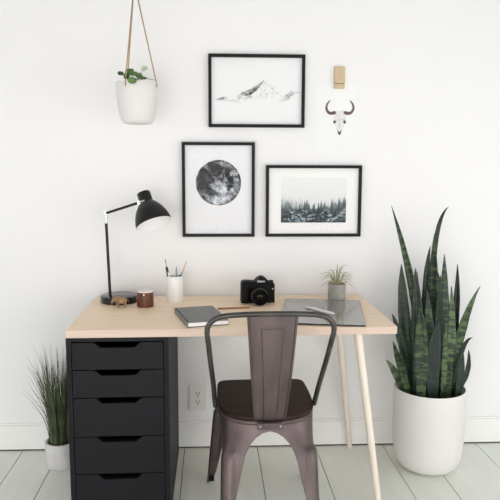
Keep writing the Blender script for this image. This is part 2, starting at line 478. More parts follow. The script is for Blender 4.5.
def art_mountain(U, V):
    # coordinates of the sketch: 0..420 x 0..318 (paper interior)
    x = U * 420; y = V * 318
    x = x + (fbm(x / 14, y / 14, 3, 5) - 0.5) * 9; y = y + (fbm(x / 12, y / 12, 3, 9) - 0.5) * 9
    g = np.full(U.shape, 240.0)
    ax, ay = 240, 110
    # lit right face: faint grey with streaks
    right = [(ax, ay), (262, 118), (290, 138), (312, 160), (330, 184), (240, 196), (200, 190)]
    st = fbm(x / 6 + y / 9, y / 14, 4, 3)
    g -= soft(x, y, right, 6) * sstep(0.52, 0.75, st) * 34
    d, t = seg_d(x, y, ax, ay, 330, 186); g -= np.exp(-(d / 2.5) ** 2) * 26 * (1 - t * 0.6)
    # shaded left face
    left = [(ax, ay), (222, 122), (196, 140), (168, 154), (140, 168), (128, 180), (150, 182), (186, 176), (206, 158), (224, 140)]
    n2 = fbm(x / 9, y / 7, 5, 11)
    g -= soft(x, y, left, 4) * (70 + 90 * sstep(0.35, 0.62, n2))* (0.55 + 0.45 * sstep(120, 215, x))
    low = [(128, 180), (196, 164), (190, 188), (150, 198), (110, 204), (90, 206)]
    g -= soft(x, y, low, 8) * 60 * sstep(0.42, 0.7, n2)
    # right small peak
    rs = [(372, 156), (352, 172), (330, 192), (318, 204), (350, 200), (376, 178), (386, 168)]
    g -= soft(x, y, rs, 7) * (26 + 60 * sstep(0.45, 0.65, n2))
    d, t = seg_d(x, y, 372, 157, 414, 164); g -= np.exp(-(d / 4) ** 2) * 22
    # left small peak
    ls = [(70, 186), (52, 190), (30, 198), (24, 204), (60, 200), (76, 196)]
    g -= soft(x, y, ls, 4) * (30 + 80 * sstep(0.42, 0.6, n2))
    d, t = seg_d(x, y, 24, 203, 130, 206); g -= np.exp(-(d / 4) ** 2) * 18
    return grey(g, (1, 1, 1.003))

def art_moon(U, V):
    w, h = 0.298, 0.395
    mx, my = 0.149, 0.166; R = 0.1012       # disc centre from the paper's top left
    x = (U * w - mx) / R; y = -(V * h - my) / R
    rr = np.hypot(x, y)
    def st(a, k=3.0): return np.clip((a - 0.5) * k + 0.5, 0, 1)
    wx = x + (fbm(x * 5 + 3, y * 5, 4, 21) - 0.5) * 0.45; wy = y + (fbm(x * 5, y * 5 + 8, 4, 27) - 0.5) * 0.45
    dark = np.zeros_like(x)
    for bx, by, br, s in ((-.58, .36, .26, 1), (-.10, .52, .27, .95), (-.66, -.02, .26, .9), (.36, .40, .20, 1), (.56, .12, .18, .95), (.50, .62, .12, .6),
                          (-.34, -.36, .20, .9), (.52, -.18, .13, .8), (.80, .25, .11, .8), (-.28, .12, .16, .8), (.10, .12, .14, .7), (-.62, -.30, .12, .7), (-.12, -.42, .12, .7), (-.35, .72, .14, .7)):
        d = np.hypot(wx - bx, wy - by); dark = np.maximum(dark, s * (1 - sstep(br * .7, br * 1.4, d)))
    hi = st(fbm(x * 6, y * 6, 5, 33)); fine = st(fbm(x * 17, y * 17, 4, 44))
    g = 120 + 62 * (hi - 0.5) + 70 * (fine - 0.5)
    for bx, by, br, s in ((.18, -.22, .3, 52), (0, -.78, .38, 70), (.32, -.55, .3, 30), (-.15, -.9, .2, 40), (.75, .55, .22, 30), (.15, .15, .12, 20)):
        g += s * np.exp(-((wx - bx) ** 2 + (wy - by) ** 2) / (br * br))
    g = g * (1 - dark) + (36 + 40 * (fine - .5) + 34 * (hi - .5)) * dark
    ang = np.arctan2(y + .72, x + .05); ray = vnoise(ang * 11 + 30, rr * 0 + 1, 5)
    g += 26 * sstep(.6, .9, ray) * (1 - dark * .8)
    for cx, cy, cr, s in ((-.08, .53, .30, 26), (-.58, .36, .28, 14)):
        g += s * np.exp(-((np.hypot(x - cx, y - cy) - cr) / .025) ** 2)
    for k in range(60):
        rnd = random.Random(k * 7 + 1); a = rnd.uniform(0, 6.28); q = math.sqrt(rnd.random()) * .92; cr = rnd.uniform(.02, .055)
        d = np.hypot(x - q * math.cos(a), y - q * math.sin(a)); g += 34 * np.exp(-((d - cr) / .014) ** 2) - 24 * np.exp(-(d / (cr * .6)) ** 2)
    g = g - 34 * sstep(.84, 1.0, rr)
    g = np.clip(g, 30, 228)
    inside = 1 - sstep(.992, 1.012, rr)
    out = grey(g, (.98, 1.0, 1.035)) * inside[..., None] + (1 - inside)[..., None] * np.array([238, 238, 240.0])
    cu = U * w; cv = V * h
    cap = (np.abs(cu - 0.151) < 0.011) & (np.abs(cv - 0.371) < 0.0012) & (vnoise(cu * 1500, cv * 0, 3) > .35)
    out[cap] = 205
    return out

def art_forest(U, V):
    W, H = 295.0, 208.0
    x = U * W; y = V * H
    g = np.stack([238 - 14 * sstep(0, .5, V) + 0 * U, 240 - 13 * sstep(0, .5, V), 240 - 13 * sstep(0, .5, V)], -1)
    mist = fbm(x / 55, y / 30, 4, 3)
    def tint(mask, col): 
        nonlocal g
        g = g * (1 - mask[..., None]) + np.array(col, float) * mask[..., None]
    def tree(cx, top, wd, col, a, hgt=200):
        yy = (y - top)
        half = wd * (yy / 60.0) * (0.75 + 0.35 * ((yy / 5.0) % 1.0)) + 0.3
        m = (yy > 0) & (np.abs(x - cx) < half) & (yy < hgt)
        mm = m.astype(float) * a * np.clip(1.15 - 0.0 * yy, 0, 1)
        tint(mm, col)
    rnd = random.Random(4)
    # hazy rows
    for lay, (base, n, col, a, wd) in enumerate(((98, 40, (186, 192, 192), .35, 14), (112, 46, (150, 160, 160), .5, 14), (128, 50, (112, 124, 125), .6, 15),
                                                   (146, 46, (86, 98, 100), .75, 17))):
        for k in range(n):
            cx = rnd.uniform(-5, W + 5); e = abs(cx / W - .42)
            top = base - 26 * (sstep(.15, .6, np.array(abs(cx / W - .48))).item()) + rnd.uniform(-9, 12) + (14 if .42 < cx / W < .5 else 0)
            if lay == 0 and .35 < cx / W < .7: continue
            tree(cx, top, wd * rnd.uniform(.7, 1.2), col, a)
    for cx, top in ((108, 104), (118, 98), (128, 118), (150, 118), (170, 112), (182, 106), (196, 110), (86, 118), (230, 100), (262, 92), (285, 84)):
        tree(cx, top, 13, (72, 84, 86), .8)
    low = sstep(.62, .8, V + (fbm(x / 22, y / 22, 4, 8) - .5) * .25)
    tex = fbm(x / 9, y / 7, 5, 17)
    band = fbm(x / 34 + y / 60, y / 16, 3, 29)
    v = 70 + 60 * (tex - .5) * 2.0
    hl = sstep(.44, .62, band) * sstep(.38, .6, tex)
    lowc = np.stack([v + 76 * hl - 8, v + 86 * hl - 2, v + 89 * hl], -1)
    g = g * (1 - low[..., None]) + lowc * low[..., None]
    haze = (1 - sstep(.32, .62, V)) * .75 * (.5 + mist)
    g = g * (1 - haze[..., None]) + 234 * haze[..., None]
    return g

def art_skull(U, V):
    # 390 x 695 drawing units over the sheet
    x = U * 177 + 70; y = V * 316 + 152       # matches a 318 x 500 layout of the sheet
    cx = 178.0
    g = np.stack([np.full(U.shape, 243.0)] * 3, -1)
    xs = np.abs(x - cx)
    def put(mask, col):
        nonlocal g
        g = g * (1 - mask[..., None]) + np.array(col, float) * mask[..., None]
    skull = [(-26, 276), (-14, 272), (0, 270), (14, 272), (26, 276), (26, 296), (27, 318), (21, 334), (15, 350), (10, 368), (5, 380), (-5, 380), (-10, 368), (-15, 350), (-21, 334), (-27, 318), (-26, 296)]
    sk = soft(x - cx, y, skull, 1.6)
    n = fbm(x / 9, y / 9, 4, 2)
    put(sk, (233, 232, 231)); put(sk * sstep(.5, .75, n) * .5, (190, 188, 186))
    edge = np.exp(-((sk - .5) / .3) ** 2) * sstep(-1, 1, sk)
    put(edge * .35 * (y > 272), (160, 158, 156))
    # horns
    for s in (-1, 1):
        pts = [(24, 281), (34, 284), (46, 282), (55, 273), (59, 259), (56, 244), (48, 231), (43, 227)]
        pts = catmull([(s * a, b, 0) for a, b in pts], 6)
        m = np.zeros_like(x)
        for i in range(len(pts) - 1):
            t0 = i / (len(pts) - 1); r = 6.6 * (1 - t0) ** .7 + 1.0
            d, _ = seg_d(x - cx, y, pts[i].x, pts[i].y, pts[i + 1].x, pts[i + 1].y)
            m = np.maximum(m, 1 - sstep(r - 1, r + 1, d))
        nn = fbm(x / 5, y / 5, 3, 7)
        put(m, (112, 92, 86)); put(m * sstep(.5, .7, nn) * .7, (58, 50, 50))
    # eye sockets, nose
    for s in (-1, 1):
        put(soft((x - cx) * s, y, [(16, 318), (25, 316), (28, 324), (24, 332), (18, 328)], 1.5), (70, 68, 70))
    put(soft(x - cx, y, [(-8, 360), (0, 372), (8, 358), (6, 376), (1, 384), (-6, 377)], 1.6) * .9, (52, 50, 54))
    put(soft(x - cx, y, [(-2, 300), (2, 300), (3, 350), (-3, 350)], 3) * .35, (186, 184, 182))
    return g

def picture(label, x0, x1, z0, z1, fw, inset, art, nx, ny, mat_open=None, art_name='print'):
    w, h = x1 - x0, z1 - z0
    t = thing('framed_picture', label, 'picture', ((x0 + x1) / 2, wy((x0 + x1) / 2) - 0.0008, (z0 + z1) / 2), -TURN, 'black framed pictures on the wall')
    obj('frame', frame_ring(w, h, fw, 0.02), M['black'], t, bevel=0.0006)
    bm = bmesh.new(); box(bm, -w / 2 + fw * .5, w / 2 - fw * .5, -0.004, -0.001, -h / 2 + fw * .5, h / 2 - fw * .5); obj('backing_board', bm, M['black'], t)
    iw, ih = w - 2 * fw, h - 2 * fw
    if mat_open:
        a0, a1, b0, b1 = mat_open   # world x, z of the opening
        cx, cz = (x0 + x1) / 2, (z0 + z1) / 2
        ox0, ox1, oz0, oz1 = a0 - cx, a1 - cx, b0 - cz, b1 - cz
        bm = bmesh.new()
        box(bm, -iw / 2, ox0, -0.0075, -0.006, -ih / 2, ih / 2); box(bm, ox1, iw / 2, -0.0075, -0.006, -ih / 2, ih / 2)
        box(bm, ox0, ox1, -0.0075, -0.006, -ih / 2, oz0); box(bm, ox0, ox1, -0.0075, -0.006, oz1, ih / 2)
        obj('mat_board', bm, M['matboard'], t)
        p = print_sheet(art_name, ox1 - ox0 + 0.004, oz1 - oz0 + 0.004, nx, ny, art, -0.0055, t)
        p.location = ((ox0 + ox1) / 2, 0, (oz0 + oz1) / 2)
    else:
        print_sheet(art_name, iw, ih, nx, ny, art, -0.006, t)
    bm = bmesh.new(); box(bm, -iw / 2, iw / 2, -0.0125, -0.011, -ih / 2, ih / 2); obj('glass_pane', bm, M['glass'], t)
    return t
picture('wide black framed ink drawing of a snowy mountain, topmost picture', 0.5095, 0.9337, 1.4845, 1.7985, 0.0135, 0, art_mountain, 380, 280)
picture('upright black framed print of a full grey moon', 0.3905, 0.7141, 0.9985, 1.4193, 0.0135, 0, art_moon, 300, 400)
picture('wide black framed photo of a misty pine forest with white mat', 0.7645, 1.1965, 0.9985, 1.3195, 0.0135, 0, art_forest, 330, 240,
        mat_open=(0.8336, 1.1292, 1.0618, 1.2649), art_name='photo_print')
# skull poster and its clip
sk = thing('paper_picture', 'unframed white paper sheet with a horned cow skull drawing, hanging from a clip', 'print', (1.0732, wy(1.0732) - 0.0014, 1.5242), -TURN)
print_sheet('paper_sheet', 0.1818, 0.3031, 240, 400, art_skull, 0, sk)
clip = thing('wooden_clip', 'wide tan wooden clip holding the skull sheet on the wall', 'clip', (1.0874, wy(1.0874) - 0.0002, 1.66), -TURN)
bm = bmesh.new(); box(bm, -0.0235, 0.0235, -0.0008, 0.0, -0.0045, 0.088)
obj('back_jaw', bm, M['clipwood'], clip, bevel=0.001)
bm = bmesh.new(); box(bm, -0.0235, 0.0235, -0.016, -0.0025, 0.0175, 0.09); obj('front_jaw', bm, M['clipwood'], clip, bevel=0.0015)
bm = bmesh.new(); box(bm, -0.0225, 0.0225, -0.0145, -0.0022, -0.0045, 0.0155); obj('jaw_tip', bm, M['clipwood'], clip, bevel=0.0015)
bm = bmesh.new(); box(bm, -0.022, 0.022, -0.0055, -0.0008, 0.04, 0.085); obj('spring_block', bm, M['slot'], clip)

# ------------------------------------------------------------------ wall outlet
t = thing('wall_outlet', 'white double power outlet plate on the wall beside drawer unit', 'outlet', (0.4533, wy(0.4533) - 0.0005, 0.2430), -TURN)
bm = bmesh.new(); R = Matrix(((1, 0, 0, 0), (0, 0, 1, 0), (0, 1, 0, 0), (0, 0, 0, 1)))
prism(bm, rrect(0.0415, 0.062, 0.004, 4), -0.006, 0.0, M=R); obj('cover_plate', bm, M['outlet'], t, bevel=0.002)
for s in (1, -1):
    bm = bmesh.new(); prism(bm, rrect(0.0165, 0.0145, 0.009, 6, 0, s * 0.0205), -0.0075, -0.0058, M=R)
    k = obj('socket', bm, M['outlet'], t, bevel=0.0005)
    bm = bmesh.new(); cz = s * 0.0205
    box(bm, -0.0085, -0.0055, -0.0079, -0.0074, cz - 0.002, cz + 0.008); box(bm, 0.0055, 0.0085, -0.0079, -0.0074, cz - 0.001, cz + 0.007)
    prism(bm, [(0.0034 * math.cos(a * PI / 6), cz - 0.008 + 0.0034 * math.sin(a * PI / 6)) for a in range(12)], -0.0079, -0.0074, M=R)
    obj('slots', bm, M['slot'], k)
bm = bmesh.new(); lathe(bm, [(0, -0.0085), (0.0025, -0.0082), (0.003, -0.006)], 12, Matrix.Rotation(0, 4, 'X') @ Matrix(((1, 0, 0, 0), (0, 0, 1, 0), (0, -1, 0, 0), (0, 0, 0, 1)))); obj('screw', bm, M['chrome'], t)

# ------------------------------------------------------------------ snake plant
sp = thing('potted_snake_plant', 'tall snake plant in a large white pot on floor right of desk', 'potted plant', (1.466, -0.240, 0))
PR = 0.157
prof = [(0, 0.0), (0.07, 0.0), (0.098, 0.004), (0.119, 0.016), (0.135, 0.038), (0.145, 0.07), (0.150, 0.12), (0.1525, 0.2), (0.1535, 0.28), (0.1525, 0.35), (0.1515, 0.362), (0.1490, 0.3655), (0.1465, 0.362), (0.146, 0.35), (0.146, 0.28), (0.14, 0.1), (0, 0.09)]
bm = bmesh.new(); lathe(bm, prof, 72); obj('pot', bm, M['potwhite'], sp, smooth=True, auto=50)
bm = bmesh.new(); lathe(bm, [(0.1450, 0.27), (0.1450, 0.325), (0.12, 0.332), (0.06, 0.337), (0, 0.336)], 40, cap0=True); obj('soil', bm, M['soil'], sp, smooth=True)
leaves = [
( (1.438,-0.210,0.330) , (1.395,-0.188,0.738) , (1.288,-0.160,1.146) ,0.036,1),
( (1.494,-0.190,0.330) , (1.478,-0.172,0.902) , (1.543,-0.150,1.141) ,0.023,0),
( (1.383,-0.240,0.330) , (1.336,-0.244,0.663) , (1.313,-0.250,0.906) ,0.050,0),
( (1.392,-0.280,0.330) , (1.381,-0.284,0.629) , (1.360,-0.290,0.895) ,0.054,0),
( (1.470,-0.170,0.330) , (1.456,-0.152,0.730) , (1.477,-0.130,0.968) ,0.030,0),
( (1.479,-0.220,0.330) , (1.467,-0.220,0.744) , (1.460,-0.220,1.030) ,0.048,1),
( (1.524,-0.220,0.330) , (1.512,-0.229,0.658) , (1.500,-0.240,0.947) ,0.054,1),
( (1.560,-0.180,0.330) , (1.588,-0.171,0.643) , (1.590,-0.160,0.891) ,0.032,0),
( (1.550,-0.230,0.330) , (1.592,-0.234,0.620) , (1.663,-0.240,0.807) ,0.056,2),
( (1.552,-0.260,0.330) , (1.582,-0.269,0.526) , (1.622,-0.280,0.590) ,0.020,0),
( (1.556,-0.270,0.330) , (1.602,-0.283,0.433) , (1.599,-0.300,0.544) ,0.024,0),
( (1.385,-0.260,0.330) , (1.325,-0.274,0.549) , (1.269,-0.290,0.701) ,0.040,0),
( (1.358,-0.285,0.330) , (1.310,-0.296,0.480) , (1.269,-0.310,0.589) ,0.034,1),
( (1.347,-0.260,0.330) , (1.300,-0.275,0.431) , (1.249,-0.290,0.504) ,0.030,2),
( (1.444,-0.330,0.330) , (1.434,-0.339,0.523) , (1.450,-0.350,0.679) ,0.060,3),
( (1.520,-0.300,0.330) , (1.523,-0.300,0.588) , (1.513,-0.300,0.820) ,0.036,2),
( (1.393,-0.325,0.330) , (1.382,-0.334,0.558) , (1.367,-0.345,0.755) ,0.056,1),
( (1.560,-0.240,0.330) , (1.583,-0.240,0.428) , (1.603,-0.240,0.508) ,0.036,0),
( (1.528,-0.150,0.330) , (1.521,-0.141,0.684) , (1.509,-0.130,0.862) ,0.044,0),
( (1.548,-0.200,0.330) , (1.550,-0.191,0.603) , (1.567,-0.180,0.735) ,0.044,0),
( (1.387,-0.200,0.330) , (1.372,-0.196,0.562) , (1.354,-0.190,0.739) ,0.044,1),
( (1.491,-0.310,0.330) , (1.493,-0.310,0.505) , (1.490,-0.310,0.669) ,0.034,2),
( (1.462,-0.270,0.330) , (1.440,-0.272,0.560) , (1.420,-0.275,0.800) ,0.050,1),
( (1.500,-0.260,0.330) , (1.482,-0.262,0.600) , (1.478,-0.265,0.860) ,0.050,0),
( (1.415,-0.180,0.330) , (1.410,-0.180,0.600) , (1.405,-0.180,0.860) ,0.046,0),
( (1.545,-0.320,0.330) , (1.558,-0.325,0.440) , (1.560,-0.330,0.560) ,0.034,0),
]
def sword(B, Mi, T, w, yaw, twist):
    bm = bmesh.new(); uv = bm.loops.layers.uv.new('UVMap')
    B, Mi, T = Vector(B), Vector(Mi), Vector(T)
    ctrl = Mi * 2 - (B + T) * 0.5
    n = 28; L = (Mi - B).length + (T - Mi).length; rows = []
    for i in range(n + 1):
        t = i / n
        p = B * (1 - t) ** 2 + ctrl * 2 * t * (1 - t) + T * t * t
        d = ((ctrl - B) * (1 - t) + (T - ctrl) * t).normalized()
        a = yaw + twist * t
        side = Vector((math.cos(a), math.sin(a), 0)); side = (side - d * side.dot(d)).normalized(); nrm = side.cross(d)
        ww = w * 0.5 * (0.55 + 0.45 * min(1, t / 0.4) ** 0.8) * (1 - max(0, (t - 0.42) / 0.58) ** 2.1) + 0.0006
        ww *= 1 + 0.03 * math.sin(t * 25 + yaw * 9)
        row = []
        for s in (-1, -.5, 0, .5, 1):
            row.append((bm.verts.new(p + side * ww * s + nrm * (0.28 * ww * (s * s - .5))), (s * ww * 4, t * L)))
        rows.append(row)
    for a, b in zip(rows, rows[1:]):
        for k in range(4):
            q = (a[k], a[k + 1], b[k + 1], b[k])
            f = bm.faces.new([v[0] for v in q])
            for l, v in zip(f.loops, q): l[uv].uv = v[1]
    return bm
for i, (B, Mi, T, w, k) in enumerate(leaves):
    off = Vector((1.460, -0.240, 0)); w *= .98
    yaw = random.uniform(-0.45, 0.45); tw = random.uniform(-0.7, 0.7)
    o = obj('leaf', sword(Vector(B) - off, Vector(Mi) - off, Vector(T) - off, w, yaw, tw), BL[k], sp, smooth=True, solid=0.0022)

# ------------------------------------------------------------------ grass plant
gp = thing('potted_grass', 'small pale grey pot of tall green grass on floor left of drawers', 'potted plant', (-0.1475, -0.140, 0))
bm = bmesh.new(); lathe(bm, [(0, 0), (0.059, 0), (0.063, 0.003), (0.066, 0.02), (0.0675, 0.112), (0.0665, 0.114), (0.058, 0.114), (0.057, 0.11), (0.055, 0.02), (0, 0.015)], 56)
obj('pot', bm, M['cementlt'], gp, smooth=True, auto=40)
bm = bmesh.new(); lathe(bm, [(0.0565, 0.07), (0.0565, 0.098), (0, 0.104)], 32); obj('soil', bm, M['soil'], gp, smooth=True)
bm = bmesh.new()
rg = random.Random(11)
def blade(base, tip, bow, w):
    base, tip = Vector(base), Vector(tip)
    d = tip - base; side = Vector((d.y, -d.x, 0)) if abs(d.x) + abs(d.y) > 1e-4 else Vector((1, 0, 0))
    a = rg.uniform(0, 3.14); sd = Vector((math.cos(a), math.sin(a), 0))
    n = 9; prev = None
    for i in range(n + 1):
        t = i / n
        p = base.lerp(tip, t) + Vector((bow[0], bow[1], 0)) * (-math.sin(PI * t)) * 0.5
        ww = w * (1 - t ** 1.6) * 0.5 + 0.0002
        cur = (bm.verts.new(p - sd * ww), bm.verts.new(p + sd * ww))
        if prev: bm.faces.new((prev[0], prev[1], cur[1], cur[0]))
        prev = cur
for i in range(300):
    a = rg.uniform(0, 2 * PI); r = 0.046 * math.sqrt(rg.random())
    b = (r * math.cos(a), r * math.sin(a), 0.098)
    q = rg.random() ** 0.8
    ln = rg.uniform(0.27, 0.465)
    lean = rg.uniform(0.01, 0.085) * (ln / 0.45) if rg.random() < .85 else rg.uniform(.08, .125)
    aa = a + rg.uniform(-.9, .9)
    dx, dy = lean * math.cos(aa), lean * math.sin(aa)
    if dx > 0.06: dx *= 0.5
    if dy > 0: dy *= 0.6
    tip = (b[0] + dx, min(b[1] + dy, 0.12), 0.098 + ln * (1 - 0.25 * lean / .16))
    blade(b, tip, (dx * .5, dy * .5), rg.uniform(.0030, .0056))
for tx, tz in ((-0.165, .42), (-0.125, .515), (-.16, .345), (-.15, .47), (-.10, .54), (-.06, .555), (0.0, .545), (.045, .535), (-.14, .31), (-.03, .54), (.02,.5)):
    blade((tx * .2, rg.uniform(-.02, .02), .098), (tx, rg.uniform(-.04, .04), tz), (tx * .5, 0), .0036)
o = obj('grass_blades', bm, M['grass'], gp, smooth=True); o['kind'] = 'stuff'

# ------------------------------------------------------------------ hanging planter
HX, HY = 0.2225, -0.20
hp = thing('hanging_planter', 'white pot of round green leaves hanging on jute cords', 'hanging plant', (HX, HY, 1.482))
prof = [(0, 0), (0.045, 0), (0.056, 0.003), (0.064, 0.012), (0.072, 0.035), (0.079, 0.075), (0.083, 0.12), (0.0845, 0.16), (0.0835, 0.163), (0.0815, 0.1625), (0.08, 0.155), (0.078, 0.11), (0.06, 0.02), (0, 0.015)]
bm = bmesh.new(); lathe(bm, prof, 64); obj('pot', bm, M['potwhite'], hp, smooth=True, auto=50)
bm = bmesh.new(); lathe(bm, [(0.0775, 0.11), (0.079, 0.142), (0, 0.15)], 32); obj('soil', bm, M['soil'], hp, smooth=True)
KN = Vector((-0.0035, 0.0, 0.545))
def cord(pts, r=0.0025):
    bm = bmesh.new()
    tube(bm, pts, r, 8)
    return obj('cord', bm, M['jute'], hp, smooth=True)
for ang, zz in ((-115, .143), (-20, .143), (125, .146)):
    a = math.radians(ang); px, py = 0.0862 * math.cos(a), 0.0862 * math.sin(a)
    cord([(px, py, zz), (px * .985, py * .985, zz + .02), tuple(KN + Vector((px, py, 0)) * .02)])
bm = bmesh.new(); lathe(bm, [(0, -.012), (.005, -.010), (.0065, 0), (.005, .010), (0, .012)], 12, Matrix.Translation(KN)); obj('knot', bm, M['jute'], hp, smooth=True)
cord([tuple(KN), (-0.0035, 0, 1.0)])
bm = bmesh.new(); tube(bm, catmull([(-0.0035, 0, 1.018), (-0.0035, 0, 1.005), (0.004, 0, 0.997), (-0.0035, 0, 0.990), (-0.010, 0, 0.996)], 5), .0015, 8); obj('ceiling_hook', bm, M['chrome'], hp, smooth=True)
def round_leaf(c, r, yaw, pitch, m, stem0):
    c = Vector(c)
    Rm = Matrix.Translation(c) @ Matrix.Rotation(yaw, 4, 'Z') @ Matrix.Rotation(pitch, 4, 'X')
    bm = bmesh.new(); n = 20
    cv = bm.verts.new(Rm @ Vector((0, 0, -.0015))); rings = []
    for rr in (.45, .8, 1.0):
        ring = []
        for i in range(n):
            a = 2 * PI * i / n; k = rr * r * (1 + .05 * math.cos(a * 2)); z = .0015 * math.sin(3 * a) * rr + .003 * rr * rr
            ring.append(bm.verts.new(Rm @ Vector((k * math.cos(a), k * .88 * math.sin(a), z))))
        rings.append(ring)
    for i in range(n):
        j = (i + 1) % n
        bm.faces.new((cv, rings[0][i], rings[0][j]))
        for a_, b_ in zip(rings, rings[1:]): bm.faces.new((a_[i], a_[j], b_[j], b_[i]))
    o = obj('leaf', bm, m, hp, smooth=True, solid=.0008)
    bm = bmesh.new(); s = Vector(stem0); mid = (s + c) / 2 + Vector((0, 0, .008)); tube(bm, catmull([s, mid, c], 5), .0011, 6)
    obj('stem', bm, M['leafgreen'], o, smooth=True)
def W(x, y, z): return (x - HX, y - HY, z - 1.482)
S0 = (-.015, -.01, .148)
round_leaf(W(.1660, -.262, 1.672), .0115, .4, 1.15, M['leafdark'], S0)
round_leaf(W(.1985, -.235, 1.684), .0175, -.2, 1.0, M['leafgreen'], S0)
round_leaf(W(.2145, -.294, 1.642), .0165, .1, 1.35, M['leafgreen'], S0)
round_leaf(W(.2560, -.215, 1.700), .0135, -.3, 1.25, M['leafpale'], S0)
round_leaf(W(.2330, -.245, 1.668), .0165, .5, .9, M['leafgreen'], S0)
round_leaf(W(.1920, -.275, 1.658), .013, -.5, 1.1, M['leafdark'], S0)
round_leaf(W(.2150, -.255, 1.672), .018, .2, .8, M['leafgreen'], S0)
round_leaf(W(.2450, -.275, 1.655), .013, -.6, .9, M['leafgreen'], S0)
round_leaf(W(.1850, -.230, 1.670), .013, .7, 1.0, M['leafgreen'], S0)
round_leaf(W(.2560, -.250, 1.655), .010, .0, .7, M['leafdark'], S0)
bm = bmesh.new(); tube(bm, catmull([W(.222, -.25, 1.640), W(.25, -.268, 1.662), W(.275, -.27, 1.652), W(.298, -.262, 1.649)], 5), [.0012] * 15 + [.0006], 6)
obj('stem', bm, M['leafdark'], hp, smooth=True)

# ------------------------------------------------------------------ desk lamp
dl = thing('desk_lamp', 'black desk lamp with bell shade, angled arm and round base', 'lamp', (0.1205, -0.118, TOP))
def Lp(x, y, z): return Vector((x - 0.1205, y + 0.118, z - TOP))
bm = bmesh.new(); lathe(bm, [(0, 0), (0.079, 0), (0.0805, 0.002), (0.0805, 0.0265), (0.079, 0.029), (0.076, 0.030), (0, 0.030)], 64); obj('base', bm, M['baseblack'], dl, smooth=True, auto=35)
P0, P1 = Lp(0.0785, -.107, TOP + .029), Lp(0.0695, -.107, 1.069)
bm = bmesh.new(); tube(bm, [P0, P1], .0062, 16); obj('pole', bm, M['lampblack'], dl, smooth=True, auto=40)
bm = bmesh.new(); tube(bm, [P1, Lp(.0695, -.107, 1.117)], .0052, 16)
lathe(bm, [(0, -.006), (.0075, -.005), (.0075, .005), (0, .006)], 16, Matrix.Translation(Lp(.0695, -.107, 1.112)) @ Matrix.Rotation(PI / 2, 4, 'X'))
obj('hinge', bm, M['chrome'], dl, smooth=True, auto=40)
A0 = Lp(.0695, -.107, 1.112); A1 = Lp(.2150, -.181, 1.160); A2 = Lp(.2450, -.195, 1.171)
bm = bmesh.new(); tube(bm, [A0, A1], .0055, 14); obj('arm', bm, M['lampblack'], dl, smooth=True, auto=40)
bm = bmesh.new(); tube(bm, [A1, A2], .0048, 14); lathe(bm, [(0, -.004), (.007, -.004), (.007, .004), (0, .004)], 14, Matrix.Translation(A1.lerp(A2, .15)) @ Matrix.Rotation(PI / 2, 4, 'X'))
obj('arm_joint', bm, M['chrome'], dl, smooth=True, auto=40)
Rv = Vector((0.998206, -0.0598, 0.00298)); Uv = Vector((0.0046, 0.126218, 0.991992)); Fv = Vector((0.0597, 0.990198, -0.126267))
d = (Rv * .34 - Uv * .90 - Fv * .22).normalized()      # direction the opening faces
opc = Lp(0.2815, -.20, 1.0735)
q = Vector((0, 0, -1)).rotation_difference(d)
MS = Matrix.Translation(opc) @ q.to_matrix().to_4x4()
pr_out = [(0.0757, 0), (0.0765, .003), (0.0745, .018), (0.0700, .036), (0.0625, .055), (0.0525, .073), (0.0415, .088), (0.034, .096), (0.0300, .100), (0.0290, .103), (0.0287, .141), (0.0270, .1445), (0, .1455)]
pr_in = [(0.0757, 0), (0.0745, .001), (0.0725, .018), (0.0680, .035), (0.0605, .053), (0.0505, .071), (0.040, .086), (0.028, .096), (0, .098)]
bm = bmesh.new(); lathe(bm, pr_out, 64, MS, cap0=False); sh = obj('shade', bm, M['lampblack'], dl, smooth=True, auto=50)
bm = bmesh.new(); lathe(bm, pr_in, 64, MS, cap0=False); obj('shade_lining', bm, M['shadein'], sh, smooth=True)
bm = bmesh.new(); lathe(bm, [(0, .028), (.012, .030), (.021, .038), (.024, .050), (.021, .062), (.014, .078), (.013, .095)], 24, MS); obj('bulb', bm, M['shadein'], dl, smooth=True)

# ------------------------------------------------------------------ carved elephant
el = thing('elephant_figurine', 'tiny carved tan wooden elephant standing in front of black lamp base', 'figurine', (0.1465, -0.236, TOP), PI + .25)
def skin_mesh(name, verts, edges, radii, m, parent, sub=2, root=0):
    me = bpy.data.meshes.new(name); me.from_pydata([Vector(v) for v in verts], edges, [])
    o = bpy.data.objects.new(name, me); C.objects.link(o); me.materials.append(m)
    s = o.modifiers.new('skin', 'SKIN'); s.use_smooth_shade = True
    for i, r in enumerate(radii):
        sv = me.skin_vertices[0].data[i]; sv.radius = (r, r) if not isinstance(r, tuple) else r
        sv.use_root = (i == root)
    u = o.modifiers.new('sub', 'SUBSURF'); u.levels = sub; u.render_levels = sub
    if parent is not None: o.parent = parent
    return o
s = 1.0
ev = [(0, 0, .030), (.014, 0, .031), (.024, 0, .036), (.033, 0, .036), (.039, 0, .028), (.041, 0, .018), (.044, 0, .010), (-.014, 0, .029), (-.022, 0, .027),
      (.015, .0075, .020), (.016, .008, .010), (.016, .008, .0022), (.015, -.0075, .020), (.016, -.008, .010), (.016, -.008, .0022),
      (-.014, .0075, .018), (-.015, .008, .010), (-.015, .008, .0022), (-.014, -.0075, .018), (-.015, -.008, .010), (-.015, -.008, .0022)]
ee = [(0, 1), (1, 2), (2, 3), (3, 4), (4, 5), (5, 6), (0, 7), (7, 8), (1, 9), (9, 10), (10, 11), (1, 12), (12, 13), (13, 14), (7, 15), (15, 16), (16, 17), (7, 18), (18, 19), (19, 20)]
er = [.0135, .0125, .0105, .0085, .0045, .003, .0022, .0125, .008] + [.0062, .0052, .0048] * 4
body = skin_mesh('body', ev, ee, er, M['carved'], el)
